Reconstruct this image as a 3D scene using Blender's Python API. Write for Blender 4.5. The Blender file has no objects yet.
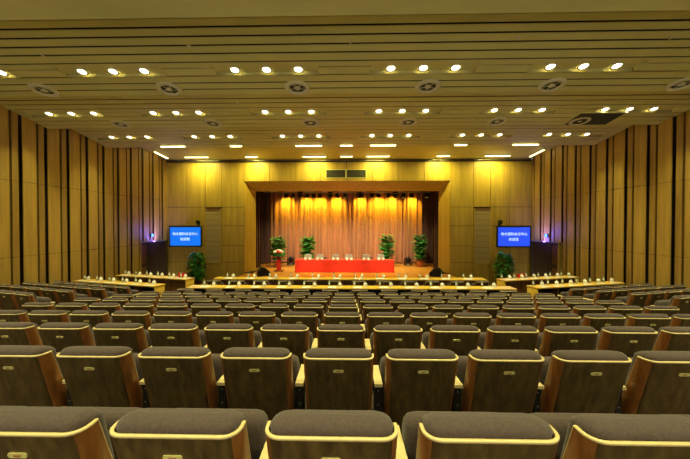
import bpy, math, random
from mathutils import Vector, Matrix
random.seed(7)
R = math.radians
ZC = 3.65            # camera height above the hall's front floor; every z below is written from the camera's level
S = bpy.context.scene
COL = S.collection

# ------------------------------------------------------------------ materials
def lin(c):
    return tuple(((v/255)/12.92 if v/255 <= 0.04045 else ((v/255+0.055)/1.055)**2.4) for v in c)
def mat(name, rgb, rough=0.6, metal=0.0, grain=None, noise=None, emit=None, spec=0.5, bump=0.0, gcol=None, sheen=0.0):
    m = bpy.data.materials.new(name); m.use_nodes = True
    nt = m.node_tree; b = nt.nodes['Principled BSDF']
    c = lin(rgb)
    b.inputs['Base Color'].default_value = (*c, 1)
    b.inputs['Roughness'].default_value = rough
    b.inputs['Metallic'].default_value = metal
    b.inputs['Specular IOR Level'].default_value = spec
    if sheen: b.inputs['Sheen Weight'].default_value = sheen
    if emit:
        b.inputs['Emission Color'].default_value = (*lin(emit[0]), 1)
        b.inputs['Emission Strength'].default_value = emit[1]
    if grain or noise:
        sc = grain or noise
        tc = nt.nodes.new('ShaderNodeTexCoord'); mp = nt.nodes.new('ShaderNodeMapping')
        oi = nt.nodes.new('ShaderNodeObjectInfo')
        nz = nt.nodes.new('ShaderNodeTexNoise'); rp = nt.nodes.new('ShaderNodeValToRGB')
        cx = nt.nodes.new('ShaderNodeCombineXYZ'); mu = nt.nodes.new('ShaderNodeMath'); mu.operation = 'MULTIPLY'
        mu.inputs[1].default_value = 37.0
        nt.links.new(oi.outputs['Random'], mu.inputs[0])
        for k in range(3): nt.links.new(mu.outputs[0], cx.inputs[k])
        nt.links.new(tc.outputs['Object'], mp.inputs['Vector'])
        mp.inputs['Scale'].default_value = sc[:3]
        nt.links.new(cx.outputs[0], mp.inputs['Location'])
        nt.links.new(mp.outputs[0], nz.inputs['Vector'])
        nz.inputs['Scale'].default_value = 1.0; nz.inputs['Detail'].default_value = 4.0
        nz.inputs['Roughness'].default_value = 0.6
        g = lin(gcol) if gcol else tuple(v*sc[3] for v in c)
        rp.color_ramp.elements[0].position = 0.35; rp.color_ramp.elements[1].position = 0.68
        rp.color_ramp.elements[0].color = (*g, 1); rp.color_ramp.elements[1].color = (*c, 1)
        nt.links.new(nz.outputs['Fac'], rp.inputs[0]); nt.links.new(rp.outputs[0], b.inputs['Base Color'])
        if bump:
            bp = nt.nodes.new('ShaderNodeBump'); bp.inputs['Strength'].default_value = bump; bp.inputs['Distance'].default_value = 0.01
            nt.links.new(nz.outputs['Fac'], bp.inputs['Height']); nt.links.new(bp.outputs[0], b.inputs['Normal'])
    return m
M = dict(
    ceil = mat('ceiling_panel_paint', (232,228,160), 0.42, noise=(.6,.9,.6,.88)),
    ceil_dark = mat('ceiling_gap', (26,22,12), 0.95, noise=(2,2,2,.7)),
    ceil_lip = mat('ceiling_lip', (200,192,140), 0.5, noise=(2,2,2,.9)),
    wall = mat('wall_veneer', (194,160,74), 0.42, grain=(7,7,.5,.72)),
    wall_n = mat('wall_veneer_narrow', (172,138,64), 0.42, grain=(7,7,.5,.7)),
    wall_b = mat('wall_veneer_band', (112,82,38), 0.5, grain=(7,7,.5,.7)),
    wall2 = mat('wall_veneer_front', (200,170,72), 0.42, grain=(6,6,.45,.74)),
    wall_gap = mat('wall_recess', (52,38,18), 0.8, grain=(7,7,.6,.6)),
    soffit = mat('soffit_paint', (214,212,130), 0.5, noise=(1,1,1,.9)),
    floor = mat('carpet', (80,66,50), 0.95, noise=(30,30,30,.6)),
    stage_floor = mat('stage_boards', (212,146,54), 0.28, grain=(.5,9,3,.75)),
    backwood = mat('seat_back_veneer', (100,80,44), 0.42, grain=(24,24,1.5,.40), bump=.15),
    sidewood_lit = mat('seat_side_veneer_lit', (150,94,42), 0.42, grain=(22,22,1.5,.55)),  # back veneer again, with the orange light on the wings put into its colour
    trim = mat('pale_ply_edge', (218,196,138), 0.5, noise=(20,20,20,.88)),
    fabric = mat('grey_upholstery', (80,65,60), 0.95, noise=(90,90,90,.7), sheen=.15, bump=.3),
    black = mat('black_metal', (24,21,18), 0.5, noise=(8,8,8,.7)),
    blackp = mat('black_housing', (20,20,22), 0.42, noise=(12,12,12,.7)),
    plate = mat('brass_number_plate', (226,216,140), 0.4, metal=.0, noise=(60,60,60,.85)),
    mark = mat('plate_mark', (176,120,80), 0.5, noise=(60,60,60,.8)),
    desk = mat('desk_wood', (228,186,66), 0.3, grain=(1.2,9,9,.78)),
    desk_dark = mat('desk_panel_wood', (134,90,44), 0.45, grain=(9,9,1.2,.7)),
    white = mat('white_china', (245,242,228), 0.25, noise=(20,20,20,.96)),
    paper = mat('white_paper', (250,250,255), 0.8, noise=(20,20,20,.96)),
    bottle = mat('water_bottle_plastic', (176,190,170), 0.15, noise=(30,30,30,.8)),
    cap = mat('bottle_cap', (90,130,110), 0.4, noise=(30,30,30,.8)),
    red = mat('red_table_cloth', (236,48,26), 0.75, noise=(6,6,3,.85)),
    redbox = mat('red_cardboard', (200,30,18), 0.6, noise=(9,9,9,.8)),
    redwood = mat('red_brown_lectern_wood', (150,62,28), 0.4, grain=(20,20,2,.7)),
    curtain = mat('copper_curtain_satin', (196,130,92), 0.5, grain=(7,7,.25,.5), sheen=.3),
    legcurtain = mat('dark_curtain', (104,70,56), 0.85, grain=(6,6,.4,.6)),
    leaf = mat('leaf_green', (58,140,44), 0.45, noise=(12,12,12,.5)),
    leaf2 = mat('leaf_bright_green', (96,180,70), 0.45, noise=(12,12,12,.5)),
    leafd = mat('leaf_dark_green', (70,165,72), 0.4, noise=(12,12,12,.45)),
    stem = mat('plant_stem', (90,70,40), 0.8, noise=(20,20,20,.7)),
    pot = mat('terracotta_pot', (190,110,62), 0.6, noise=(12,12,12,.8)),
    potg = mat('grey_pot', (150,150,142), 0.5, noise=(12,12,12,.8)),
    potd = mat('dark_pot', (84,50,30), 0.5, noise=(12,12,12,.8)),
    chaircover = mat('silver_grey_chair_cover', (168,168,166), 0.5, noise=(14,14,14,.8)),
    grille = mat('perforated_panel', (190,170,118), 0.7, noise=(160,160,160,.75)),
    ventm = mat('vent_grey', (84,84,72), 0.7, noise=(30,30,30,.7)),
    ringm = mat('diffuser_white', (236,232,205), 0.5, noise=(12,12,12,.9)),
    steel = mat('steel', (170,170,168), 0.3, metal=.8, noise=(12,12,12,.8)),
    lamp = mat('lamp_glow', (255,244,200), 0.5, emit=((255,246,205), 7)),
    strip = mat('strip_glow', (255,244,200), 0.5, emit=((255,236,160), 6)),
    canlens = mat('spot_lens', (255,220,120), 0.5, emit=((255,200,90), 3)),
    screen = mat('screen_blue', (10,60,160), 0.4, emit=((14,118,245), 1.0)),
    screen2 = mat('screen_deep_blue', (10,40,160), 0.4, emit=((42,84,245), 1.0)),
    glyph = mat('screen_letters', (220,235,255), 0.4, emit=((205,235,255), 1.25)),
    exitm = mat('exit_sign_glow', (40,160,220), 0.4, emit=((40,120,220), 1.0)),
    exitg = mat('exit_sign_figure', (200,240,255), 0.4, emit=((150,230,255), 1.6)),
    flower_r = mat('red_petals', (215,36,30), 0.6, noise=(20,20,20,.8)),
    flower_w = mat('white_petals', (245,225,215), 0.6, noise=(20,20,20,.9)),
    flower_p = mat('pink_petals', (235,150,140), 0.6, noise=(20,20,20,.85)),
    door = mat('dark_door_wood', (84,64,34), 0.6, grain=(8,8,.6,.6)),
    lintel = mat('lintel_metal', (150,130,120), 0.35, metal=.4, noise=(8,8,8,.85)),
)

# ------------------------------------------------------------------ mesh helpers
class MB:
    def __init__(s): s.v = []; s.f = []; s.m = []; s.mats = []; s.sm = []
    def mi(s, m):
        if m not in s.mats: s.mats.append(m)
        return s.mats.index(m)
    def poly(s, vs, fs, m, smooth=False, T=None):
        o = len(s.v); k = s.mi(m)
        for p in vs:
            p = Vector(p)
            s.v.append(tuple(T @ p if T else p))
        for f in fs:
            s.f.append(tuple(o+i for i in f)); s.m.append(k); s.sm.append(smooth)
        return s
    def box(s, x0, x1, y0, y1, z0, z1, m, T=None):
        return s.poly([(x0,y0,z0),(x1,y0,z0),(x1,y1,z0),(x0,y1,z0),(x0,y0,z1),(x1,y0,z1),(x1,y1,z1),(x0,y1,z1)],
            [(0,3,2,1),(4,5,6,7),(0,1,5,4),(1,2,6,5),(2,3,7,6),(3,0,4,7)], m, False, T)
    def bbox(s, x0, x1, y0, y1, z0, z1, m, b=.01, T=None):   # box with chamfered edges all round (8 corners cut)
        return s.loft([rr(x0+b,x1-b,y0+b,y1-b,b,z0), rr(x0,x1,y0,y1,b*1.5,z0+b), rr(x0,x1,y0,y1,b*1.5,z1-b), rr(x0+b,x1-b,y0+b,y1-b,b,z1)], m, True, True, T=T)
    def loft(s, rings, m, cap=True, smooth=True, closed=True, T=None):
        n = len(rings[0]); vs = [p for r in rings for p in r]; fs = []
        for i in range(len(rings)-1):
            for j in range(n if closed else n-1):
                a = i*n+j; b = i*n+(j+1) % n
                fs.append((a, b, b+n, a+n))
        s.poly(vs, fs, m, smooth, T)
        if cap and closed:
            s.poly(rings[0], [tuple(reversed(range(n)))], m, False, T); s.poly(rings[-1], [tuple(range(n))], m, False, T)
        return s
    def lathe(s, prof, m, n=20, c=(0,0,0), T=None, cap=True, smooth=True):
        rings = [[(c[0]+r*math.cos(2*math.pi*k/n), c[1]+r*math.sin(2*math.pi*k/n), c[2]+z) for k in range(n)] for r, z in prof]
        return s.loft(rings, m, cap, smooth, True, T)
    def tube(s, pts, r, m, n=8):
        pts = [Vector(p) for p in pts]; rings = []
        for i, p in enumerate(pts):
            d = (pts[min(i+1,len(pts)-1)] - pts[max(i-1,0)]).normalized()
            u = d.cross(Vector((0,0,1)));
            if u.length < 1e-3: u = d.cross(Vector((1,0,0)))
            u.normalize(); w = d.cross(u)
            rr_ = r[i] if isinstance(r, (list,tuple)) else r
            rings.append([tuple(p + rr_*(math.cos(2*math.pi*k/n)*u + math.sin(2*math.pi*k/n)*w)) for k in range(n)])
        return s.loft(rings, m, True, True, True)
    def build(s, name, parent=None, loc=(0,0,0), rz=0):
        me = bpy.data.meshes.new(name); me.from_pydata(s.v, [], s.f)
        for m in s.mats: me.materials.append(m)
        me.polygons.foreach_set('material_index', s.m); me.polygons.foreach_set('use_smooth', s.sm)
        me.update()
        o = bpy.data.objects.new(name, me); COL.objects.link(o)
        o.location = loc; o.rotation_euler = (0,0,rz)
        if parent: o.parent = parent
        return o
def rr(x0, x1, y0, y1, r, z, n=4):
    out = []
    for cx, cy, a0 in ((x1-r,y0+r,-90),(x1-r,y1-r,0),(x0+r,y1-r,90),(x0+r,y0+r,180)):
        for k in range(n+1):
            a = R(a0+90*k/n); out.append((cx+r*math.cos(a), cy+r*math.sin(a), z))
    return out
def tag(o, label=None, cat=None, group=None, kind=None):
    if label: o['label'] = label
    if cat: o['category'] = cat
    if group: o['group'] = group
    if kind: o['kind'] = kind
    return o
def thing(name, loc, label, cat, group=None, rz=0):
    o = bpy.data.objects.new(name, None); COL.objects.link(o)
    o.empty_display_size = .1
    o.location = (loc[0], loc[1], loc[2]+ZC); o.rotation_euler = (0,0,rz)
    return tag(o, label, cat, group)
KIDS = {}
def kids(o):
    return [c for c in ALLCH.get(o.name, [])]
ALLCH = {}
def note(root):
    """remember the part tree of a prototype"""
    def rec(o):
        ALLCH[o.name] = list(o.children)
        for c in o.children: rec(c)
    rec(root)
def copy_tree(o, parent=None):
    c = o.copy(); COL.objects.link(c)
    if parent is not None: c.parent = parent
    for ch in ALLCH.get(o.name, []): copy_tree(ch, c)
    return c
def place(proto, first, loc, rz, label, group=None, sc=None):
    o = proto if first else copy_tree(proto)
    o.location = (loc[0], loc[1], loc[2]+ZC); o.rotation_euler = (0,0,rz)
    o['label'] = label
    if group: o['group'] = group
    if sc: o.scale = sc
    return o
def struct(o): return tag(o, kind='structure')
def lift(o): o.location.z += ZC; return o
ORD = ['zeroth','first','second','third','fourth','fifth','sixth','seventh','eighth','ninth','tenth','eleventh','twelfth']
NUM = ['zero','one','two','three','four','five','six','seven','eight','nine','ten']

# ------------------------------------------------------------------ ceiling: sawtooth bays of boards
XW = 10.95; YB = 19.6
OFFS = [-3.2,-2.94,-2.68,-2.43,-2.18,-1.92,-1.66,-1.37,-1.16,-.85,-.57,-.29,0]
BAYS = [-.4, 2.5, 5.5, 8.8, 11.7, 14.6]
def zp(b, y): return 3.53 + .15*(b-y)
mb = MB(); GX = 3.74; X0 = -.05; PW = .62
prev = -3.6
for b in BAYS:
    def board(y0, y1, z0, z1, x0=-XW, x1=XW, th=.014, m=M['ceil']):
        mb.poly([(x0,y0,z0),(x1,y0,z0),(x1,y1,z1),(x0,y1,z1),(x0,y0,z0+th),(x1,y0,z0+th),(x1,y1,z1+th),(x0,y1,z1+th)],
            [(0,3,2,1),(4,5,6,7),(0,1,5,4),(1,2,6,5),(2,3,7,6),(3,0,4,7)], m)
    ys = [b+o for o in OFFS if b+o > prev+.08]
    ys = [prev+.02] + ys
    for i in range(len(ys)-1):
        a, c = ys[i], ys[i+1]; o = round(a-b, 2); g = .078
        if o == -1.37 or o == -1.16: continue
        if b == 5.5 and o in (-.57, -.29): continue
        if o == -.85: 
            board(a+.004, (b if b == 5.5 else c)-g/2*(b != 5.5), zp(b,a+.004), zp(b, b if b == 5.5 else c))
            mb.box(-XW, XW, a+.004, a+.02, zp(b,a)+.0, zp(b,a)+.09, M['ceil_lip'])
            continue
        board(a+g/2, c-g/2, zp(b,a), zp(b,c))
    # lamp troughs and flush panels between them
    a0, a1, a2 = b-1.37, b-1.16, b-.85
    edges = [-XW] 
    for k in range(-3, 4):
        xc = X0+GX*k
        l, r_ = xc-PW, xc+PW
        if edges[-1] < l: 
            board(a0+.03, a2-.002, zp(b,a0), zp(b,a2)+.085, max(edges[-1],-XW), min(l,XW))
        l2, r2 = max(l,-XW), min(r_,XW)
        if l2 < r2:
            board(a0+.03, a1-.03, zp(b,a0), zp(b,a1), l2, r2)
            board(a1+.03, a2-.05, zp(b,a1), zp(b,a2), l2, r2, .09)
        edges.append(r_)
    # dark void above, riser behind the drop
    mb.poly([(-XW,prev,zp(b,prev)+.14),(XW,prev,zp(b,prev)+.14),(XW,b,zp(b,b)+.14),(-XW,b,zp(b,b)+.14)], [(0,3,2,1)], M['ceil_dark'])
    mb.box(-XW, XW, b-.02, b+.01, zp(b,b), 4.45, M['ceil'])
    prev = b
# smooth soffit in front of the stage wall
mb.poly([(-XW,14.6,4.30),(XW,14.6,4.30),(XW,YB,3.93),(-XW,YB,3.93),(-XW,14.6,4.4),(XW,14.6,4.4),(XW,YB,4.05),(-XW,YB,4.05)],
        [(0,3,2,1),(4,5,6,7),(0,1,5,4),(1,2,6,5),(2,3,7,6),(3,0,4,7)], M['soffit'])
struct(lift(mb.build('ceiling')))
mb = MB(); mb.box(-XW, XW, YB-.12, YB, 3.80, 3.93, M['wall_gap']); mb.box(-XW, XW, YB-.14, YB-.1, 3.86, 3.88, M['steel'])
struct(lift(mb.build('trim_1')))

# ------------------------------------------------------------------ floor: terraces
TN = lambda n: -.755-.15*n
DN = lambda n: 1.12+1.035*n
PITCH = .572
FLOOR = -2.96
TAN = math.tan(R(16))
def fz(n): return TN(n)-1.0 if n <= 7 else FLOOR
mb = MB()
def strip(y0, y1, z, zb=-4.2):
    def bd(y): return [(-XW, y+(XW-6.05)*TAN), (-6.05, y), (6.05, y), (XW, y+(XW-6.05)*TAN)]
    A = bd(y0) if y0 > -3.9 else [(-XW,-4),(-6.05,-4),(6.05,-4),(XW,-4)]
    B = bd(y1) if y1 < 14 else [(-XW,14.4),(-6.05,14.4),(6.05,14.4),(XW,14.4)]
    vs = [(x,y,z) for x,y in A]+[(x,y,z) for x,y in B]+[(x,y,zb) for x,y in A]+[(x,y,zb) for x,y in B]
    fs = []
    for k in range(3): fs += [(k,k+1,k+5,k+4),(k+4,k+5,k+13,k+12),(k+8,k+9,k+1,k)]
    mb.poly(vs, fs, M['floor'])
strip(-4, DN(-2)+.58, fz(-2))
for n in range(-1, 8): strip(DN(n-1)+.58, DN(n)+.58, fz(n))
strip(DN(7)+.58, 14.4, FLOOR)
mb.box(-XW, XW, 14.4, 18.2, -3.75, -3.65, M['floor'])
mb.box(-XW, XW, 18.2, YB, -3.75, -3.65, M['floor'])
struct(lift(mb.build('floor')))
# stage apron and stage floor
mb = MB(); mb.box(-6.2, 6.2, 18.1, 20.42, -3.04, -2.96, M['stage_floor']); mb.box(-7.4, 7.4, 20.42, 25.4, -3.04, -2.96, M['stage_floor']); mb.box(-6.2, 6.2, 18.14, 25.4, -3.65, -3.04, M['desk_dark'])
tag(lift(mb.build('stage_platform')), kind='structure')

# ------------------------------------------------------------------ side walls of battens
def sidewall(sgn, ph, name):
    mb = MB(); P = .932
    x = lambda d: sgn*(XW+.25-d)           # d = how far a face stands into the room from the recess
    def bx(y0, y1, z0, z1, d, m):
        a, b = sorted((x(0), x(d))); mb.box(a, b, y0, y1, z0, z1, m)
    D0, D1, DZ = 17.0, 19.45, -.96        # doorway
    bx(-4, D0, -4.0, 4.6, .02, M['wall_gap']); bx(D0, D1, DZ, 4.6, .02, M['wall_gap']); bx(D1, YB, -4.0, 4.6, .02, M['wall_gap'])
    k0 = int((-4-ph)//P)
    y = ph + k0*P
    while y < YB:
        for (a, b, d) in ((.07, .55, .25), (.55, .66, .19), (.66, .87, .23)):
            y0, y1 = max(y+a, -4), min(y+b, YB)
            if y1-y0 < .05: continue
            z0 = -4.0
            cuts = [(-4.0, -1.07), (-1.055, 1.45), (1.465, 4.6)]
            for c0, c1 in cuts:
                rec = d
                if y1 > D0 and y0 < D1: c0 = max(c0, DZ+.06)
                if c1-c0 > .05:
                    a_, b_ = sorted((x(d-.03), x(d))); mb.box(a_, b_, y0, y1, c0, c1, {.25: M['wall'], .19: M['wall_b'], .23: M['wall_n']}[d])
        y += P
    # door lining and door leaves set back in the wall
    o = lift(mb.build(name)); struct(o)
    mb = MB()
    a, b = sorted((sgn*(XW-.02), sgn*(XW+1.3)))
    mb.box(a, b, D0, D1, DZ, DZ+.07, M['lintel']); mb.box(a, b, D0-.06, D0, -3.65, DZ+.07, M['wall']); mb.box(a, b, D1, D1+.06, -3.65, DZ+.07, M['door'])
    fr = lift(mb.build('trim_2' if sgn < 0 else 'trim_3')); struct(fr)
    mb = MB(); xx = sorted((sgn*(XW+1.15), sgn*(XW+1.2)))
    for q in (0, 1):
        y0 = D0+.0+q*(D1-D0)/2; mb.box(*xx, y0+.01, y0+(D1-D0)/2-.01, -3.65, DZ, M['door'])
        xi = sorted((sgn*(XW+1.13), sgn*(XW+1.16)))
        mb.box(*xi, y0+.15, y0+(D1-D0)/2-.15, -3.4, -2.5, M['desk_dark']); mb.box(*xi, y0+.15, y0+(D1-D0)/2-.15, -2.3, -1.2, M['desk_dark'])
    dd = lift(mb.build('door_1' if sgn < 0 else 'door_2')); struct(dd)
    h = MB(); xi = sorted((sgn*(XW+1.08), sgn*(XW+1.12)))
    h.box(*xi, (D0+D1)/2-.08, (D0+D1)/2-.05, -2.8, -2.3, M['steel']); h.build('door_handle', dd)
sidewall(-1, 10.68, 'wall_left'); sidewall(1, 11.13, 'wall_right')

# ------------------------------------------------------------------ front wall with the splayed stage opening
mb = MB(); g = .012
def fpanel(x0, x1, z0, z1, m=M['wall2'], y=YB): mb.box(x0+g, x1-g, y, y+.06, z0+g, z1-g, m)
for sg in (-1, 1):
    xs = [6.22, 7.6, 8.6, 9.75, 11.2]
    zs = [-3.65, -2.27, -1.26, -.05, 1.08, 3.93]
    for i in range(4):
        for j in range(5):
            if i == 1 and j < 4: 
                if j == 0: fpanel(*sorted((sg*xs[i], sg*xs[i+1])), zs[0], zs[1])
                continue
            fpanel(*sorted((sg*xs[i], sg*xs[i+1])), zs[j], zs[j+1])
    mb.box(*sorted((sg*6.22, sg*11.2)), YB+.04, YB+.12, -3.65, 3.93, M['wall_gap'])
for i in range(8):
    x0 = -6.22+i*12.44/8; fpanel(x0, x0+12.44/8, 2.65, 3.93)
mb.box(-6.22, 6.22, YB+.04, YB+.12, 2.65, 3.93, M['wall_gap'])
# splayed reveals
Y2 = YB+.85
mb.poly([(-6.22,YB,2.65),(6.22,YB,2.65),(5.76,Y2,2.12),(-5.76,Y2,2.12)], [(0,1,2,3)], M['wall2'])
for sg in (-1, 1):
    mb.poly([(sg*6.22,YB,2.65),(sg*5.76,Y2,2.12),(sg*5.76,Y2,-2.9),(sg*6.22,YB,-2.9)], [(0,1,2,3)], M['wall2'])
    mb.box(*sorted((sg*5.77, sg*6.3)), YB+.13, YB+.9, -3.6, -2.92, M['wall_gap'])
struct(lift(mb.build('wall_front')))
# stage house behind
mb = MB(); 
for sg in (-1, 1): mb.box(*sorted((sg*7.4, sg*7.5)), Y2, 25.6, -3.0, 4.2, M['wall_gap'])
mb.box(-7.5, 7.5, 25.5, 25.6, -3.0, 4.2, M['wall_gap']); mb.box(-7.5, 7.5, YB+.12, 25.6, 4.2, 4.3, M['wall_gap'])
for sg in (-1, 1): mb.box(*sorted((sg*5.78, sg*7.5)), Y2, Y2+.06, -3.0, 4.2, M['wall_gap'])
mb.box(-5.78, 5.78, Y2, Y2+.06, 2.13, 4.2, M['wall_gap'])
struct(lift(mb.build('wall_stage')))

# perforated speaker panels in the front wall
for sg, side in ((-1, 'left'), (1, 'right')):
    t = thing('acoustic_panel', (sg*8.14, YB, -2.33), f'tall perforated beige panel set in the front wall between the stage and the {side} screen', 'wall panel')
    m = MB(); m.box(-.50, .50, .02, .06, .02, 3.28, M['grille'])
    for k in range(1, 10): m.box(-.46, .46, .012, .02, .33*k, .33*k+.012, M['ventm'])
    m.build('perforated_sheet', t)
    m = MB(); m.box(-.52,-.46,-.02,.06,0,3.34,M['wall2']); m.box(.46,.52,-.02,.06,0,3.34,M['wall2']); m.box(-.46,.46,-.02,.06,0,.03,M['wall2']); m.box(-.46,.46,-.02,.06,3.28,3.34,M['desk_dark'])
    m.build('frame', t)
# vent grille above the stage
t = thing('air_vent', (-.03, YB-.01, 2.86), 'dark rectangular air grille centred above the stage opening', 'vent')
m = MB(); m.box(-1.2, 1.2, .0, .01, 0, .46, M['black'])
m.build('backing', t)
m = MB()
for a in ((-1.22,1.22,-.03,.01,-.03,.0),(-1.22,1.22,-.03,.01,.46,.49),(-1.22,-1.19,-.03,.01,0,.46),(1.19,1.22,-.03,.01,0,.46),(-.04,.04,-.03,.01,0,.46)): m.box(*a, M['soffit'])
m.build('frame', t)
m = MB()
for k in range(9): m.box(-1.19, 1.19, -.02, -.005, .03+k*.05, .05+k*.05, M['ventm'])
m.build('louvre', t)

# ------------------------------------------------------------------ auditorium seat
SL = .30
def rear(z): return (1.0-z)*SL
def ucurve(z, off, x_in=0.0, n=5):
    """plan curve of the bent shell at height z, from left wing front round the back to right wing front"""
    w = .243 - (1.0-z)*.016 - off; r = .062-off; d = .098 + (1.0-z)*.07; y0 = rear(z)+off
    L = [(-w, y0+d-off), (-w, y0+r)]
    for k in range(1, n+1):
        a = R(180+90*k/n); L.append((-w+r+r*math.cos(a), y0+r+r*math.sin(a)))
    Rr = [(-x, y) for x, y in reversed(L)]
    return [(x, y, z) for x, y in L], [(x, y, z) for x, y in Rr]
def shell(mb, m, part):
    zs = [1.0, .8, .6, .42, .33]; th = .013
    rings = []
    for z in zs:
        lo, ro = ucurve(z, 0); li, ri = ucurve(z, th)
        if part == 'back': outer = lo[4:]+ro[:-4]; inner = li[4:]+ri[:-4]
        elif part == 'left': outer = lo[:5]; inner = li[:5]
        else: outer = ro[-5:]; inner = ri[-5:]
        rings.append(outer + inner[::-1])
    mb.loft(rings, m, True, True)
def seat_parts(root, arm=True):
    m = MB(); shell(m, M['backwood'], 'back'); m.build('back_panel', root)
    for p in ('left', 'right'):
        m = MB(); shell(m, M['sidewood_lit'], p); m.build('side_panel', root)
    m = MB(); lo, ro = ucurve(1.0, -.001); li, ri = ucurve(1.0, .012)
    o, i = lo+ro, li+ri; pts = []
    rings = []
    for (a, b) in zip(o, i):
        rings.append([(a[0],a[1],.999),(b[0],b[1],.999),(b[0],b[1],1.009),(a[0],a[1],1.009)])
    m.loft(rings, M['trim'], True, True)
    # pale front edges of the two wings
    for sg in (-1, 1):
        e = []
        for z in (1.0, .8, .6, .42, .34):
            q = ucurve(z, 0)[0][0]; x = sg*abs(q[0]); e.append([(x-.0*sg, q[1]-.002, z),(x-sg*.013, q[1]-.002, z),(x-sg*.013, q[1]+.004, z),(x, q[1]+.004, z)])
        m.loft(e, M['trim'], True, False)
    m.build('edge_trim', root)
    # upholstered back pad bulging over the shell
    m = MB(); rings = []
    prof = [(.46,.02,.05,0),(.5,.005,.05,0),(.8,0,.05,0),(.97,0,.05,0),(1.002,0,.055,0),(1.018,-.002,.055,0),(1.032,.006,.05,0),(1.043,.022,.04,0),(1.048,.04,.03,0),(1.050,.06,.015,0)]
    for z, ins, r, _ in prof:
        zz = min(z, 1.0); y0 = rear(zz)+.016+ins; y1 = rear(zz)+.175-ins*.9
        w = .226 - (1-zz)*.016 - ins
        ring = rr(-w, w, y0, y1, min(r, (y1-y0)/2-.003), z)
        ring = [(x, y, zc - max(0, (y-(.07)))*.28*(1 if z > .99 else 0)) for x, y, zc in ring]
        rings.append(ring)
    m.loft(rings, M['fabric'], True, True); m.build('back_pad', root)
    # tipped-up seat cushion
    m = MB(); rings = []
    for z, ins in ((.40,.04),(.405,.02),(.42,.006),(.46,0),(.79,0),(.83,.006),(.852,.016),(.866,.034),(.870,.05)):
        rings.append(rr(-.252+ins, .252-ins, .345+ins*.8+(.6-z)*.05, .465-ins*.8+(.6-z)*.05, min(.03, .058-ins*.8), z))
    m.loft(rings, M['fabric'], True, True); m.build('seat_cushion', root)
    m = MB(); m.box(-.25, .25, .22, .42, .30, .40, M['black']); m.build('seat_frame', root)
    pl = MB(); T = Matrix.Translation((0, rear(.915)-.0015, .915)) @ Matrix.Rotation(math.atan(SL), 4, 'X')
    pl.loft([[(x, -.003, y) for x, y, _ in rr(-.036,.036,-.011,.011,.009,0)], [(x, .003, y) for x, y, _ in rr(-.036,.036,-.011,.011,.009,0)]], M['plate'], True, False, T=T)
    po = pl.build('number_plate', root)
    pm = MB(); 
    for dx in (-.009, .0, .009): pm.box(dx-.003, dx+.003, -.0045, -.003, -.005, .005, M['mark'], T=T)
    pm.build('number_mark', po)
def add_arm(root, sg=1):
    m = MB(); x0, x1 = sorted((sg*.265, sg*.307))
    m.box(x0, x1, .19, .335, 0, .74, M['black']); m.box(x0-.004, x1+.004, .16, .44, 0, .03, M['black'])
    for zz in (.5, .6, .7): m.lathe([(.006,0),(.006,.004)], M['steel'], 8, T=Matrix.Translation(((x0+x1)/2, .19, zz)) @ Matrix.Rotation(R(90),4,'X'))
    m.build('arm_stand', root)
    m = MB(); m.box(*sorted((sg*.257, sg*.315)), .16, .48, .74, .762, M['trim']); m.build('armrest', root)

seat = thing('auditorium_seat', (0,0,0), 'x', 'seat', 'auditorium seats in the centre block')
seat_parts(seat); add_arm(seat, 1)
bpy.context.view_layer.update(); note(seat)
seat2 = copy_tree(seat); 
ALLCH[seat2.name] = [c for c in COL.objects if c.parent == seat2]
for c in list(ALLCH[seat2.name]): ALLCH[c.name] = [d for d in COL.objects if d.parent == c]
add_arm(seat2, -1)
ALLCH[seat2.name] = [c for c in COL.objects if c.parent == seat2]
first = True; first2 = True
ncol = {0:3, 1:5, 2:7, 3:9}
CX = -.055
ROWW = ['nearest the camera','second from the camera','third from the camera','fourth from the camera','fifth from the camera','sixth from the camera','seventh from the camera','eighth from the camera']
for n in range(8):
    k = ncol.get(n, 9)
    for c in range(-k, k+1):
        where = 'centre seat' if c == 0 else f"{ORD[abs(c)]} seat {'left' if c < 0 else 'right'} of centre"
        lab = f'grey-padded wooden auditorium seat, row {ROWW[n]}, {where}'
        loc = (CX+PITCH*c, DN(n), fz(n))
        if c == -9:
            place(seat2, first2, loc, 0, lab, 'auditorium seats in the centre block'); first2 = False
        else:
            place(seat, first, loc, 0, lab, 'auditorium seats in the centre block'); first = False
SROW = {5:'rearmost', 6:'second rearmost', 7:'second from front', 8:'front'}
for sg, side in ((-1,'left'),(1,'right')):
    for n in (5, 6, 7, 8):
        for j in range(6):
            x = sg*(6.78+.25+.572*j*math.cos(R(16))); y = DN(n)+.43+.07+.572*j*math.sin(R(16))
            z = fz(n)
            pos = 'aisle-end seat' if j == 0 else ('wall-end seat' if j == 5 else f'{ORD[j+1]} seat from the aisle')
            lab = f'grey-padded seat of the angled {side} block, {SROW[n]} row, {pos}'
            end = j == (5 if sg < 0 else 0)
            p = seat2 if end else seat
            place(p, False, (x, y, z), sg*R(16), lab, f'angled seats along the {side} wall')

# desk chairs with legs
dch = thing('desk_chair', (0,0,0), 'x', 'chair', 'chairs at the centre desks')
seat_parts(dch)
for sx in (-.2, .2):
    for y0, y1 in ((.12,.24),(.46,.40)):
        m = MB(); m.tube([(sx,y0,0),(sx,y1,.33)], .013, M['black'], 6); m.build('leg', dch)
bpy.context.view_layer.update(); note(dch)
first = True
for r_, (d, sc, w) in enumerate(((9.95, .93, 'near'), (12.0, .85, 'far'))):
    for k in range(12):
        x = -5.05 + .91*k + (0 if r_ == 0 else .05)
        lab = f'grey-topped chair at the {"nearer" if r_ == 0 else "farther"} long centre desk, {ORD[k+1]} from the left'
        place(dch, first, (x, d, FLOOR), 0, lab, None, (1,1,sc) if sc != 1 else None)
        first = False

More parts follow.
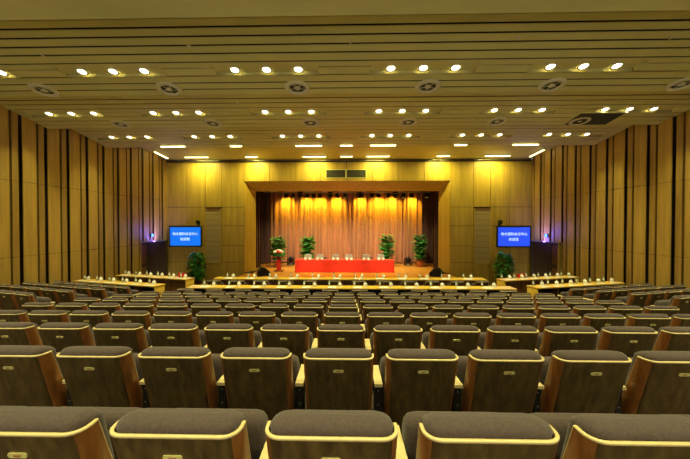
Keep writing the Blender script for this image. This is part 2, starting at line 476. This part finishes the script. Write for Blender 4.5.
# ------------------------------------------------------------------ desks
def desk(x, y, L, rz, label, top=-2.18, kind='centre'):
    """front edge (towards the camera) centred on x,y"""
    t = thing('conference_desk', (x, y, FLOOR), label, 'desk', None, rz); H = top-FLOOR
    m = MB(); m.bbox(-L/2, L/2, 0, .50, H-.045, H, M['desk'], .006); m.build('desk_top', t)
    m = MB(); my = .42 if y < 12 else .16; m.box(-L/2+.08, L/2-.08, my, my+.03, .06, H-.045, M['desk_dark'] if y > 12 else M['wall_gap']); m.build('modesty_panel', t)  # nearer desks: shade under the desk top painted in as a darker panel colour
    for sx in (-1, 1):
        m = MB(); m.bbox(*sorted((sx*(L/2-.06), sx*(L/2-.01))), .03, .47, 0, H-.045, M['desk'], .005); m.build('end_panel', t)
    for q in (-.25, 0, .25):
        m = MB(); m.box(L*q-.02, L*q+.02, .1, .42, 0, H-.045, M['desk_dark']); m.build('support', t)
    m = MB(); m.box(-L/2+.08, L/2-.08, .12, .42, H-.2, H-.185, M['black']); m.build('shelf', t)
    return t
DA, DB = 11.15, 13.0
desk(.12, DA, 11.4, 0, 'longest yellow wooden desk across the hall centre, nearer of the two')
desk(.1, DB, 11.0, 0, 'long yellow wooden desk across the hall centre, just before the stage')
A16 = 15
side = {}
for sg, s in ((-1,'left'),(1,'right')):
    desk(-8.76 if sg < 0 else 8.55, 11.86, 4.0, sg*R(A16), f'angled wooden desk on the {s} side, nearer of the two there')
    desk(-8.22 if sg < 0 else 8.0, 13.3, 3.7, sg*R(A16), f'angled wooden desk on the {s} side, farther back by the doorway')

# things on the desks
cup = thing('tea_cup', (0,0,0), 'x', 'cup', 'lidded tea cups')
m = MB(); m.lathe([(.055,0),(.062,.004),(.062,.008),(.030,.012),(.034,.02),(.044,.05),(.047,.09),(.045,.09),(.03,.03),(.0,.02)], M['white'], 14, cap=False); m.build('cup_body', cup)
m = MB(); m.lathe([(.049,.09),(.046,.102),(.025,.115),(.010,.118),(.009,.124),(.015,.132),(.010,.142),(.0,.144)], M['white'], 14, cap=False); m.build('lid', cup)
m = MB(); m.tube([(.044,0,.075),(.068,0,.07),(.072,0,.048),(.06,0,.032),(.042,0,.03)], .006, M['white'], 6); m.build('handle', cup)
bot = thing('water_bottle', (0,0,0), 'x', 'bottle', 'water bottles')
m = MB(); m.lathe([(.028,0),(.032,.006),(.032,.07),(.029,.08),(.032,.09),(.032,.14),(.026,.165),(.014,.185),(.013,.2),(0,.2)], M['bottle'], 12, cap=False); m.build('bottle_body', bot)
m = MB(); m.lathe([(.016,.198),(.016,.218),(.0,.219)], M['cap'], 10, cap=False); m.build('cap', bot)
m = MB(); m.lathe([(.0328,.085),(.0328,.135)], M['white'], 12, cap=False); m.build('paper_label', bot)
pap = thing('paper_sheet', (0,0,0), 'x', 'paper', 'paper sheets')
m = MB(); m.bbox(-.14, .14, 0, .30, 0.001, .008, M['paper'], .002); m.build('sheet', pap)
m = MB(); m.box(-.125, .125, .02, .28, .0081, .0095, M['white']); m.build('top_sheet', pap)
cup.scale = (1.25,)*3
bpy.context.view_layer.update(); note(cup); note(bot); note(pap)
fl = [True]
def setplace(x, y, rz, cupdx, desc, k, nn, paper=True):
    z = -2.18
    c, s_ = math.cos(rz), math.sin(rz)
    def P(dx, dy): return (x+c*dx-s_*dy, y+s_*dx+c*dy, z)
    w = f'{ORD[k+1]} from the left' 
    place(cup, fl[0], P(cupdx, .26), rz, f'white lidded tea cup on the {desc}, {w}', f'tea cups on the {desc}')
    place(bot, fl[0], P(-.05 if rz == 0 else -.02, .34), rz, f'small water bottle on the {desc}, {w}', f'water bottles on the {desc}')
    place(pap, fl[0], P(.06 if rz == 0 else .20, .01), rz, f'white paper on the {desc}, {w}', f'papers on the {desc}', None if rz == 0 else (1.3,.46,1))
    fl[0] = False
for k in range(12):
    setplace(-5.05+.897*k, DA, 0, .33, 'nearer centre desk', k, 12)
for k in range(12):
    setplace(-4.90+.885*k, DB, 0, .22, 'farther centre desk', k, 12)
for sg, s in ((-1,'left'),(1,'right')):
    for (cx, cy, L, w) in ((8.80 if sg < 0 else 8.48, 11.86, 3.85, 'nearer'), (8.26 if sg < 0 else 7.94, 13.3, 3.6, 'farther')):
        rz = sg*R(A16)
        for k in range(6):
            t_ = -L/2+.18+(L-.62)/5*k
            x = sg*cx + math.cos(rz)*t_; y = cy + math.sin(rz)*t_
            setplace(x, y, rz, .28, f'{w} {s} side desk', k, 6)
for sg, s, tt in ((-1,'left',1.24),(1,'right',-.70)):
    rz_ = sg*R(A16); cs, sn = math.cos(rz_), math.sin(rz_)
    t = thing('red_box', ((-8.22 if sg < 0 else 8.0)+cs*tt-sn*.45, 13.3+sn*tt+cs*.45, -2.18), f'small red box on the farther angled desk at {s}', 'box', None, sg*R(A16))
    m = MB(); m.bbox(-.15,.15,-.045,.045,0,.13,M['redbox'],.006); m.build('box_body', t)
    m = MB(); m.bbox(-.155,.155,-.05,.05,.13,.16,M['redbox'],.006); m.build('lid', t)

# ------------------------------------------------------------------ screens, cameras, exit signs
def textmesh(s, size, name, parent, loc, m):
    cu = bpy.data.curves.new('t', 'FONT'); cu.body = s; cu.size = size; cu.align_x = 'CENTER'; cu.align_y = 'CENTER'; cu.extrude = .003
    ob = bpy.data.objects.new('t', cu); COL.objects.link(ob)
    bpy.context.view_layer.update()
    me = bpy.data.meshes.new_from_object(ob.evaluated_get(bpy.context.evaluated_depsgraph_get()))
    bpy.data.objects.remove(ob); me.materials.clear(); me.materials.append(m)
    o = bpy.data.objects.new(name, me); COL.objects.link(o); o.parent = parent; o.location = loc; o.rotation_euler = (R(90),0,0)
    return o
for sg, s, mt, xc in ((-1,'left',M['screen'],-9.80),(1,'right',M['screen2'],9.95)):
    t = thing('wall_screen', (xc, YB, -1.33), f'blue lit flat screen with white Chinese lettering, {s} of the stage', 'screen')
    m = MB(); m.bbox(-1.0, 1.0, -.12, -.03, 0, 1.26, M['blackp'], .01); m.build('bezel', t)
    m = MB(); m.box(-.93, .93, -.128, -.121, .08, 1.19, mt); m.build('display', t)
    m = MB(); m.box(-.3, .3, -.05, .0, .4, .85, M['black']); m.build('wall_bracket', t)
    textmesh('地大国际会议中心', .195, 'lettering', t, (0,-.131,.78), M['glyph'])
    textmesh('欢迎您', .2, 'lettering', t, (-.02,-.131,.46), M['glyph'])
    t = thing('wall_camera', (sg*(9.0 if sg < 0 else 9.12), YB, -.08), f'small dark camera on a bracket above the {s} screen', 'camera')
    m = MB(); m.box(-.05,.05,-.1,0,.05,.12,M['black']); m.build('bracket', t)
    m = MB(); m.lathe([(.1,.12),(.12,.14),(.12,.2),(.1,.22)], M['blackp'], 14, c=(0,-.16,0)); m.build('base', t)
    m = MB(); m.bbox(-.1,.1,-.26,-.06,.22,.36,M['blackp'],.02); m.build('camera_body', t)
    m = MB(); m.lathe([(.05,0),(.045,.03)], M['black'], 12, T=Matrix.Translation((0,-.26,.29)) @ Matrix.Rotation(R(90),4,'X')); m.build('lens', t)
    t = thing('exit_sign', (sg*(XW-.03), 17.9, -.70), f'small blue glowing running-man sign above the {s} doorway', 'exit sign', None, -sg*R(90))
    m = MB(); m.bbox(-.14, .14, -.05, 0, .03, .21, M['blackp'], .006); m.build('sign_box', t)
    m = MB(); m.box(-.13,.13,-.055,-.05,.04,.20,M['exitm']); m.build('lit_face', t)
    m = MB(); T = Matrix.Translation((0,-.058,.12))
    m.lathe([(.022,0),(.022,.003)], M['exitg'], 10, T=T @ Matrix.Translation((.03,0,.07)) @ Matrix.Rotation(R(90),4,'X'))
    for a in ([(.02,0,.045),(-.01,0,-.02)],[(-.01,0,-.02),(.03,0,-.05),(.02,0,-.09)],[(-.01,0,-.02),(-.05,0,-.06),(-.08,0,-.05)],[(.015,0,.03),(.06,0,.0)],[(.015,0,.03),(-.04,0,.02)]):
        m.tube([T @ Vector(p) for p in a], .011, M['exitg'], 6)
    m.build('running_figure', t)

# ------------------------------------------------------------------ lights in the ceiling
def spot(name, loc, tgt, energy, size, blend, color, rad=.06):
    l = bpy.data.lights.new(name, 'SPOT'); l.energy = energy; l.spot_size = R(size); l.spot_blend = blend; l.color = color; l.shadow_soft_size = rad
    o = bpy.data.objects.new(name, l); COL.objects.link(o); o.location = (loc[0], loc[1], loc[2]+ZC)
    d = Vector(tgt)-Vector(loc); o.rotation_euler = d.to_track_quat('-Z','Y').to_euler()
    return o
def area(name, loc, tgt, energy, sx, sy, color):
    l = bpy.data.lights.new(name, 'AREA'); l.energy = energy; l.shape = 'RECTANGLE'; l.size = sx; l.size_y = sy; l.color = color
    o = bpy.data.objects.new(name, l); COL.objects.link(o); o.location = (loc[0], loc[1], loc[2]+ZC)
    d = Vector(tgt)-Vector(loc); o.rotation_euler = d.to_track_quat('-Z','Y').to_euler()
    return o
WARM = (1.0, .96, .45)
dl = thing('ceiling_downlight', (0,0,0), 'x', 'ceiling light')
m = MB(); m.lathe([(.135,0),(.135,-.008),(.096,-.012),(.094,.0)], M['ringm'], 22, cap=False); m.build('rim', dl)
m = MB(); m.lathe([(.094,-.002),(.092,-.006),(.0,-.008)], M['lamp'], 22, cap=False); m.build('lamp_disc', dl)
bpy.context.view_layer.update(); note(dl)
first = True
RN = {5.5:'nearest', 8.8:'second', 11.7:'third', 14.6:'farthest'}
DOWN_E = 210; DOWN_A = 92
GN = ['far left','left','inner left','inner right','right','far right']
LN = ['left lamp','middle lamp','right lamp']
for b in BAYS:
    y = b-1.02; z = zp(b, y)+.045
    for gi in range(6):
        for q in (-1, 0, 1):
            x = X0 + GX*(gi-2.5) + .765*q + (.2 if gi == 0 else -.2 if gi == 5 else 0)
            if b in RN and not (b == 5.5 and gi not in (1,)):
                row = {8.8:'nearest full row', 11.7:'second full row', 14.6:'farthest row', 5.5:'row at the top edge'}[b]
                o = place(dl, first, (x, y, z), 0, f'round white-glowing ceiling downlight, {row}, {GN[gi]} trio, {LN[q+1]}', 'recessed round downlights')
                o.rotation_euler = (-math.atan(.24), 0, 0); first = False
            if q in (-1, 1) or True:
                spot('downlight_beam', (x, y, z-.04), (x, y, z-3), DOWN_E, DOWN_A, .8, WARM, .07)
# round diffusers
df = thing('ceiling_diffuser', (0,0,0), 'x', 'air diffuser')
m = MB(); m.lathe([(.33,0),(.32,-.03),(.23,-.05),(.20,.0)], M['ringm'], 28, cap=False); m.build('ring', df)
m = MB(); m.lathe([(.20,-.004),(.0,-.004)], M['ventm'], 24, cap=False); m.build('dark_throat', df)
m = MB()
for k in range(5):
    m.box(.04, .20, -.008, .008, -.016, -.008, M['ringm'], T=Matrix.Rotation(R(72*k+20),4,'Z'))
m.lathe([(.08,-.004),(.07,-.03),(0,-.034)], M['ringm'], 14, cap=False)
m.build('vane', df)
bpy.context.view_layer.update(); note(df)
first = True
XN = ['leftmost','second from the left','third from the left','third from the right','second from the right','rightmost']
for b, d, xs, w in ((8.8, 8.47, (-8.02,-4.66,-1.28,2.1,5.25,8.5), 'nearer'), (11.7, 11.36, (-8.0,-4.7,-1.26,2.15,5.2,8.0), 'farther')):
    for i, x in enumerate(xs):
        o = place(df, first, (x, d, zp(b,d)-.002), 0, f'round white ceiling air diffuser in the {w} row, {XN[i]}', 'round ceiling air diffusers'); first = False
        o.rotation_euler = (-math.atan(.15), 0, 0)
# small sprinkler heads
spk = thing('sprinkler_head', (0,0,0), 'x', 'sprinkler')
m = MB(); m.lathe([(.045,0),(.04,-.012),(.012,-.015),(.012,-.04),(.03,-.042),(.03,-.046),(0,-.046)], M['ringm'], 12, cap=False); m.build('sprinkler_body', spk)
bpy.context.view_layer.update(); note(spk)
first = True
for (px, py, b, w) in ((188,45,8.8,'near row, left of centre'),(330,41,8.8,'near row, left one of the centre pair'),(350,42,8.8,'near row, right one of the centre pair'),(515,41,8.8,'near row, right of centre'),(660,42,8.8,'near row, by the right edge'),
                       (38,51,8.8,'near row, by the left edge'),(130,104,11.7,'second row, left'),(237,103,11.7,'second row, left of centre'),(350,100,11.7,'second row, centre'),(564,100,11.7,'second row, right')):
    t_ = (225-py)/324; d = (3.53+.15*b)/(t_+.15); x = (px-346)/324*d
    place(spk, first, (x, d, zp(b,d)-.002), 0, f'small pale sprinkler head on the ceiling boards, {w}', 'ceiling sprinkler heads'); first = False
# return-air grille at right
t = thing('ceiling_grille', (8.35, 11.2, zp(11.7,11.2)-.012), 'grey rectangular return air grille in the right side of the ceiling', 'vent')
t.rotation_euler = (-math.atan(.15),0,0)
m = MB(); m.box(-.72,.72,-.42,.42,-.01,.01,M['ventm']); m.build('backing', t)
m = MB()
for k in range(14): m.box(-.70,.70,-.40+k*.06,-.38+k*.06,-.022,-.01,M['ventm'])
m.build('louvre', t)
m = MB()
for a in ((-.76,.76,-.46,-.42),(-.76,.76,.42,.46),(-.76,-.72,-.42,.42),(.72,.76,-.42,.42)): m.box(*a, -.024, .01, M['ceil'])
m.build('frame', t)
# linear strip lights
def strip_light(x0, x1, y, z, lab, tilt, rz=0):
    L = x1-x0
    t = thing('strip_light', ((x0+x1)/2, y, z), lab, 'ceiling light', 'linear ceiling strip lights', rz)
    m = MB(); m.box(-L/2-.03, L/2+.03, -.05, .05, -.012, .03, M['ringm']); m.build('housing', t)
    n = max(2, int(round(L/.33)))
    for k in range(n):
        a = -L/2 + L*k/n; m = MB(); m.box(a+.012, a+L/n-.012, -.036, .036, -.045, -.012, M['strip']); m.build('tube_cover', t)
    t.rotation_euler = (-tilt, 0, rz)
    return t
P7 = ['far left','left','inner left','centre','inner right','right','far right']
for i, (a, c) in enumerate(((-8.35,-7.25),(-5.2,-4.68),(-2.27,-1.1),(-.28,.26),(1.05,2.19),(4.76,5.3),(7.3,8.4))):
    strip_light(a, c, 14.44, zp(14.6,14.44)-.012, f'glowing linear strip light at the end of the boarded ceiling, {P7[i]}', .149)
wash = ((-9.4,-8.03),(-5.85,-5.16),(-2.52,-1.2),(-.35,.35),(1.15,2.47),(5.16,5.9),(7.9,9.3))
for i, (a, c) in enumerate(wash):
    strip_light(a, c, 18.7, 3.955, f'glowing linear strip light in the soffit before the stage wall, {P7[i]}', .074)
    xc = (a+c)/2
    if i != 3:
        al = area('wall_wash_beam', (xc, 18.74, 3.88), (xc, 19.62, 2.0), 62, (c-a)*.8, .1, (1,.88,.20)); al.data.spread = R(150)
for sg, s in ((-1,'left'),(1,'right')):
    strip_light(-.65, .65, 0, 0, f'slanting glowing strip light along the {s} wall near the stage', 0, R(90))
    o = [q for q in COL.objects if q.name.startswith('strip_light')]
last = [q for q in COL.objects if q.name.startswith('strip_light') and 'slanting' in q['label']]
for q, sg in zip(last, (-1, 1)): q.location = (sg*10.5, 18.2, 3.975+ZC); q.rotation_euler = (-0.0, .074, R(90))

# ------------------------------------------------------------------ stage
mb = MB(); n = 900; W = 6.95; rows = []
prof = []
ph = 0
for i in range(n+1):
    x = -W + 2*W*i/n
    ph += .115*(1+.35*math.sin(x*1.7)+.25*math.sin(x*4.3+1))*1.0
    prof.append((x, .10*math.sin(ph*2.2)+.04*math.sin(ph*.83+.5)))
rings = [[(x, 24.95+y*(.55 if z > 3 else 1.0)+.02*math.sin(x*3+z), z) for x, y in prof] for z in (-2.88, -2, -1, 0, 1, 2, 3, 3.9)]
mb.loft(rings, M['curtain'], False, True, False)
o = lift(mb.build('stage_curtain')); tag(o, 'tall pleated copper satin curtain closing off the back of the stage', 'curtain')
for sg, s in ((-1,'left'),(1,'right')):
    for q, (yy, xa, xb) in enumerate(((21.6, 5.75, 7.2), (24.5, 5.75, 7.3))):
        mb = MB(); prof = [(sg*(xa+(xb-xa)*i/120), .07*math.sin(i*.55)+.03*math.sin(i*.21)) for i in range(121)]
        rings = [[(x, yy+y, z) for x, y in prof] for z in (-2.88, 0, 2, 3.9)]
        mb.loft(rings, M['legcurtain'], False, True, False)
        o = lift(mb.build('leg_curtain')); tag(o, f'dark narrow side curtain at the {s} wing of the stage, {"front" if q == 0 else "rear"} one', 'curtain')
# lighting bar and lamps
t = thing('lighting_bar', (0, 24.0, 2.40), 'long black lighting bar hung across the top of the stage opening', 'lighting bar')
m = MB(); m.tube([(-6.2,0,0),(6.2,0,0)], .035, M['steel'], 8); m.build('pipe', t)
m = MB(); 
for x in (-5,-2.5,0,2.5,5): m.tube([(x,0,0),(x,0,1.6)], .012, M['black'], 5)
m.build('hanger', t)
m = MB()
for k in range(9): m.box(-5.7+k*1.3, -5.0+k*1.3, .03, .09, -.02, .10, M['white'])
m.build('junction_box', t)
can = thing('stage_spotlight', (0,0,0), 'x', 'stage light', 'stage spotlights on the bar'); can.scale = (1.25,1.25,1)
m = MB(); m.lathe([(.06,.32),(.10,.28),(.115,.1),(.12,0),(.11,0),(.10,.05)], M['blackp'], 14, T=Matrix.Translation((0,0,-.35)) , cap=False); m.build('lamp_body', can)
m = MB(); m.lathe([(.108,-.335),(.0,-.34)], M['canlens'], 14, cap=False); m.build('lens', can)
m = MB(); m.tube([(-.14,0,-.2),(-.14,0,-.05),(0,0,0),(.14,0,-.05),(.14,0,-.2)], .012, M['black'], 5); m.build('yoke', can)
big = thing('moving_head_light', (0,0,0), 'x', 'stage light')
m = MB(); m.bbox(-.17,.17,-.12,.12,-.12,0,M['blackp'],.02); m.build('base', big)
m = MB(); m.bbox(-.21,-.15,-.06,.06,-.36,-.10,M['blackp'],.01); m.bbox(.15,.21,-.06,.06,-.36,-.10,M['blackp'],.01); m.build('yoke', big)
m = MB(); m.lathe([(.08,-.14),(.14,-.2),(.15,-.32),(.11,-.44),(.07,-.46)], M['blackp'], 16); m.build('head', big)
bpy.context.view_layer.update(); note(can); note(big)
cans = [286,293,307,313.5,320,337,345,361,372,378,388,403,411,426]
first = True
for i, px in enumerate(cans):
    x = (px-346.5)/324*24
    place(can, first, (x, 24.0, 2.345), 0, f'small black stage spotlight on the bar, {ORD[i+1] if i < 12 else ("second from the right" if i == 12 else "rightmost")}{" from the left" if i < 12 else ""}'); first = False
for i, px in enumerate((300, 330.5, 359.5, 395)):
    x = (px-346.5)/324*23.6
    place(big, i == 0, (x, 23.6, 2.42), 0, f'bulky black moving-head lamp hanging from the bar, {["leftmost","second from left","second from right","rightmost"][i]}', 'moving-head lamps on the bar')
for px in (286,307,320,337,361,378,392,411):
    x = (px-346.5)/324*24.6
    spot('curtain_spot', (x, 24.32, 2.08), (x, 24.9, 1.45), 380, 115, 1.0, (1,.74,.03), .08)
for k in range(6):
    x = -4.6+1.84*k
    spot('stage_wash', (x, 21.5, 1.75), (x*.9, 23.4, -2.9), 520, 110, .9, (1,.88,.55), .12)
for k in range(4):
    x = -3.3+2.2*k
    spot('stage_front_wash', (x, 16.2, 3.95), (x, 20.3, -2.4), 1700, 36, .7, (1,.88,.45), .12)

# presidium table with a pleated red cloth
t = thing('presidium_table', (-.13, 20.15, -2.96), 'long table covered with a pleated red cloth at centre stage', 'table')
m = MB(); L = 6.15
pts = []
def pleat(u): return .018*math.sin(u*34)
for seg in range(4):
    pass
ring_b, ring_t = [], []
per = [(-L/2,0),(L/2,0),(L/2,.7),(-L/2,.7)]
for k in range(4):
    a, b = Vector(per[k]), Vector(per[(k+1)%4]); ln = (b-a).length; nrm = Vector(((b-a).y, -(b-a).x)).normalized(); N = int(ln*40)
    for i in range(N):
        u = ln*i/N; p = a+(b-a)*i/N; q = p+nrm*(.02+pleat(u)); ring_b.append((q.x,q.y,.01)); w = p+nrm*(.012+.3*pleat(u)); ring_t.append((w.x,w.y,.74))
m.loft([ring_b, ring_t], M['red'], False, True); m.build('cloth_skirt', t)
m = MB(); m.bbox(-L/2-.02, L/2+.02, -.02, .72, .735, .765, M['red'], .008); m.build('cloth_top', t)
cc = thing('covered_chair', (0,0,0), 'x', 'chair')
m = MB(); m.loft([[(x, y, z) for x, y, _ in rr(-w, w, -.05+dy, .05+dy, .04, 0)] for z, w, dy in ((.42,.25,0),(.7,.25,.0),(.92,.24,.02),(1.0,.21,.03),(1.03,.16,.035))], M['chaircover'], True, True); m.build('backrest', cc)
m = MB(); m.loft([[(x, y, z) for x, y, _ in rr(-.24,.24,-.02,.45,.05,0)] for z in (.38,.42,.47)], M['chaircover'], True, True); m.build('seat', cc)
for sx in (-.2,.2):
    for sy in (.02,.4):
        m = MB(); m.tube([(sx,sy,0),(sx,sy,.4)], .015, M['steel'], 6); m.build('leg', cc)
bpy.context.view_layer.update(); note(cc)
for i, px in enumerate((308, 320, 335.5, 349, 366, 380.5)):
    d = 21.35; x = (px-346.5)/324*d
    place(cc, i == 0, (x, d, -2.96), math.pi, f'silver-grey rounded chair behind the red table, {ORD[i+1]} from the left', 'chairs behind the red table')
    # chairs face the audience, their backs away from the camera
    for q in (-1, 1):
        place(cup, False, ((px+q*2.2-346.5)/324*20.6, 20.35, -2.96+.765), 0, f'white lidded cup on the red table, {"left" if q < 0 else "right"} cup of place {NUM[i+1]} from left', 'cups on the red table').scale = (1.5,1.5,1.1)
# floor lamps at the curtain (black moving lights standing on the floor)
def floor_light(x, y, lab):
    t = thing('floor_stage_light', (x, y, -2.96), lab, 'stage light')
    m = MB(); m.bbox(-.26,.26,-.16,.16,0,.16,M['blackp'],.02); m.build('base', t)
    for s_ in (-1,1):
        m = MB(); m.bbox(*sorted((s_*.20,s_*.26)),-.06,.06,.15,.5,M['blackp'],.012); m.build('yoke_arm', t)
    m = MB(); m.lathe([(.12,.20),(.18,.26),(.19,.42),(.15,.56),(.08,.62)], M['blackp'], 18); m.build('lamp_head', t)
    m = MB(); m.box(-.16,.16,-.168,-.16,.04,.11,M['steel']); m.build('control_panel', t)
    return t
floor_light(-4.12, 23.9, 'black domed stage light on the floor, left of the red table')
floor_light(4.5, 23.9, 'black domed stage light on the floor, right of the red table')
floor_light(-1.55, 23.4, 'black stage light half hidden behind the red table, left of centre')
floor_light(1.75, 23.4, 'black stage light half hidden behind the red table, right of centre')
# wedge monitors at the stage front
for sg, s, x in ((-1,'left',-4.85),(1,'right',5.18)):
    t = thing('wedge_monitor', (x, 18.75, -2.96), f'black wedge loudspeaker on the stage front edge, {s} end', 'loudspeaker', None, -sg*R(28))
    m = MB(); pr = [(-.34,0),(-.34,.26),(-.14,.50),(.10,.46),(.38,.20),(.34,0)]
    pr = [(-sg*a if sg > 0 else a, b) for a, b in pr]
    A = [(a,-.2,b) for a,b in pr]; B = [(a,.2,b) for a,b in pr]
    m.loft([A,B] if sg < 0 else [A[::-1],B[::-1]], M['blackp'], True, False); m.build('cabinet', t)
    m = MB(); f = 1 if sg < 0 else -1
    m.poly([(f*-.34,-.17,.27),(f*-.15,-.17,.49),(f*-.15,.17,.49),(f*-.34,.17,.27)], [(0,1,2,3)], M['ventm'], T=Matrix.Translation((-.01*f,0,.012))); m.build('speaker_grille', t)
# lectern
t = thing('lectern', (-4.32, 20.6, -2.96), 'slim red-brown wooden lectern with flowers on it, stage left of the red table', 'lectern')
m = MB(); m.bbox(-.28,.28,-.2,.2,0,.06,M['redwood'],.01); m.build('base', t)
m = MB(); m.bbox(-.13,.13,-.1,.1,.06,.86,M['redwood'],.01); m.build('column', t)
m = MB(); m.box(-.11,.11,-.104,-.1,.12,.80,M['redbox']); m.build('front_panel', t)
m = MB(); m.bbox(-.34,.34,-.24,.24,0,.05,M['redwood'],.01, T=Matrix.Translation((0,0,.88)) @ Matrix.Rotation(R(-6),4,'X')); m.build('reading_top', t)
def leafblade(m, base, dirv, L, w, mt, droop=.35, seg=4):
    base = Vector(base); d = Vector(dirv).normalized(); side = d.cross(Vector((0,0,1)));
    if side.length < 1e-3: side = Vector((1,0,0))
    side.normalize(); vs = []; p = base.copy(); dd = d.copy()
    for k in range(seg+1):
        f = k/seg; ww = w*math.sin(math.pi*(.12+.88*f))**.8 if f < 1 else 0.002
        vs += [tuple(p-side*ww/2), tuple(p+side*ww/2)]
        dd = (dd+Vector((0,0,-droop/seg))).normalized(); p = p+dd*(L/seg)
    m.poly(vs, [(2*k,2*k+1,2*k+3,2*k+2) for k in range(seg)], mt, True)
def ball(m, c, r, mt):
    m.lathe([(r*math.cos(a), r*math.sin(a)) for a in [R(-85+17*k) for k in range(11)]], mt, 8, c=c, cap=True)
t = thing('flower_arrangement', (-4.32, 20.55, -1.93), 'round bouquet of white, pink and red flowers on the lectern', 'flowers')
m = MB(); m.lathe([(.09,0),(.13,.02),(.15,.09),(.13,.1)], M['potg'], 14); m.build('bowl', t)
m = MB()
for k in range(90):
    a = random.uniform(0,6.28); e = random.uniform(-.3,.8); leafblade(m, (0,0,.1), (math.cos(a),math.sin(a),e), random.uniform(.25,.4), .05, M['leaf'], .6)
m.build('foliage', t)
for k in range(26):
    a = k*2.4; r_ = .29*math.sqrt((k+.5)/26); m = MB(); ball(m, (r_*math.cos(a), r_*math.sin(a)*.8, .31-.5*r_*r_/.29+.02*(k%2)), .065, (M['flower_w'],M['flower_w'],M['flower_p'],M['flower_r'])[k%4]); m.build('blossom', t)

# plants
def palm(x, y, zf, H, spread, lab, potm, n=210, wide=.13, cols=('leaf','leaf2')):
    t = thing('potted_palm', (x, y, zf), lab, 'potted plant')
    m = MB(); m.lathe([(.19,0),(.21,.02),(.25,.34),(.27,.36),(.27,.40),(.23,.40),(.22,.34)], M[potm], 20); m.build('pot', t)
    m = MB()
    for k in range(5):
        a = k*1.256; m.tube([(.05*math.cos(a),.05*math.sin(a),.35),(.09*math.cos(a),.09*math.sin(a),H*.45),(.14*math.cos(a)*spread,.14*math.sin(a)*spread,H*.7)], [.018,.014,.01], M['stem'], 5)
    m.build('stem', t)
    m = MB()
    for k in range(n):
        a = random.uniform(0,6.283); h = random.uniform(.5, H*.78); e = .55+1.5*(h/H)**1.5*random.uniform(.6,1.2)
        fl_ = random.uniform(.55,.9)*spread*(1.15-.45*abs(h/H-.55)*2)
        d = Vector((math.cos(a),math.sin(a),e)).normalized(); p = Vector((.06*math.cos(a),.06*math.sin(a),h)); droop = 1.0
        seg = 7
        for s_ in range(seg):
            q = p+d*(fl_/seg)
            side = d.cross(Vector((0,0,1))).normalized()
            for sd in (-1,1):
                leafblade(m, tuple(p), tuple(d*.6+side*sd*.9+Vector((0,0,-.1))), fl_*.36*(1-.45*s_/seg), wide, M[cols[k%2]], .5, 3)
            p = q; d = (d+Vector((0,0,-.16))).normalized()
    m.build('foliage', t)
palm(-4.8, 22.6, -2.96, 2.45, .68, 'tall green potted palm on stage behind the lectern flowers', 'pot')
palm(-2.72, 22.6, -2.96, 2.5, .66, 'bushy green potted plant behind the left end of the red table', 'potg')
palm(2.86, 22.9, -2.96, 2.65, .66, 'bushy green potted plant behind the right end of the red table', 'pot')
palm(5.2, 23.1, -2.96, 2.65, .62, 'upright bright green palm in a terracotta pot at far right of stage', 'pot')
def bush(x, y, zf, H, W_, lab):
    t = thing('potted_shrub', (x, y, zf), lab, 'potted plant')
    m = MB(); m.lathe([(.2,0),(.22,.02),(.29,.42),(.31,.44),(.31,.48),(.26,.48),(.25,.42)], M['potd'], 20); m.build('pot', t)
    m = MB(); m.tube([(0,0,.4),(.02,0,1.0),(0,.02,H*.8)], [.04,.03,.015], M['stem'], 6)
    for k in range(10):
        a = k*2.1; z = .6+.12*k; m.tube([(0,0,z),(.25*math.cos(a),.25*math.sin(a),z+.25)], .01, M['stem'], 4)
    m.build('stem', t)
    m = MB()
    for k in range(560):
        a = random.uniform(0,6.283); u = random.uniform(0,1); z = .55+(H-.6)*u
        rad = W_/2*(math.sin(math.pi*(.12+.8*u))**.6)*math.sqrt(random.uniform(.15,1))
        leafblade(m, (rad*math.cos(a), rad*math.sin(a), z), (math.cos(a+random.uniform(-.8,.8)),math.sin(a+random.uniform(-.8,.8)),random.uniform(-.4,.7)), random.uniform(.18,.32), random.uniform(.12,.19), M[('leafd','leaf','leafd','leaf2')[k%4]], .7, 3)
    m.build('foliage', t)
bush(-8.72, 18.6, -3.65, 2.12, .85, 'leafy dark green shrub in a pot under the left screen')
bush(8.95, 18.6, -3.65, 2.12, .85, 'leafy dark green shrub in a pot under the right screen')

DZ_ = -.96
# exit sign and screen glow on the battens beside them
for sg in (-1, 1):
    area('lintel_glow', (sg*(XW-.14), 18.2, DZ_+.10), (sg*(XW+.12), 18.2, DZ_+.4), 60, .06, 2.5, (.22,.14,1.0))

# ------------------------------------------------------------------ world, camera
w = bpy.data.worlds.new('world'); S.world = w; w.use_nodes = True
w.node_tree.nodes['Background'].inputs[0].default_value = (1.0, .92, .62, 1)
w.node_tree.nodes['Background'].inputs[1].default_value = 1.15
cam = bpy.data.cameras.new('camera'); co = bpy.data.objects.new('camera', cam); COL.objects.link(co)
F = 324
cam.sensor_width = 36; cam.lens = 36*F/690
yaw, tilt = 1.3, .8
co.location = (0, 0, ZC); co.rotation_euler = (R(90-tilt), 0, R(yaw))
cam.shift_x = (F*math.tan(R(yaw)) - 1.5)/690
cam.clip_end = 200
S.camera = co
S.cycles.diffuse_bounces = 6
S.view_settings.view_transform = 'Standard'; S.view_settings.look = 'None'; S.view_settings.gamma = 1; S.view_settings.use_curve_mapping = False
S.view_settings.exposure = 0
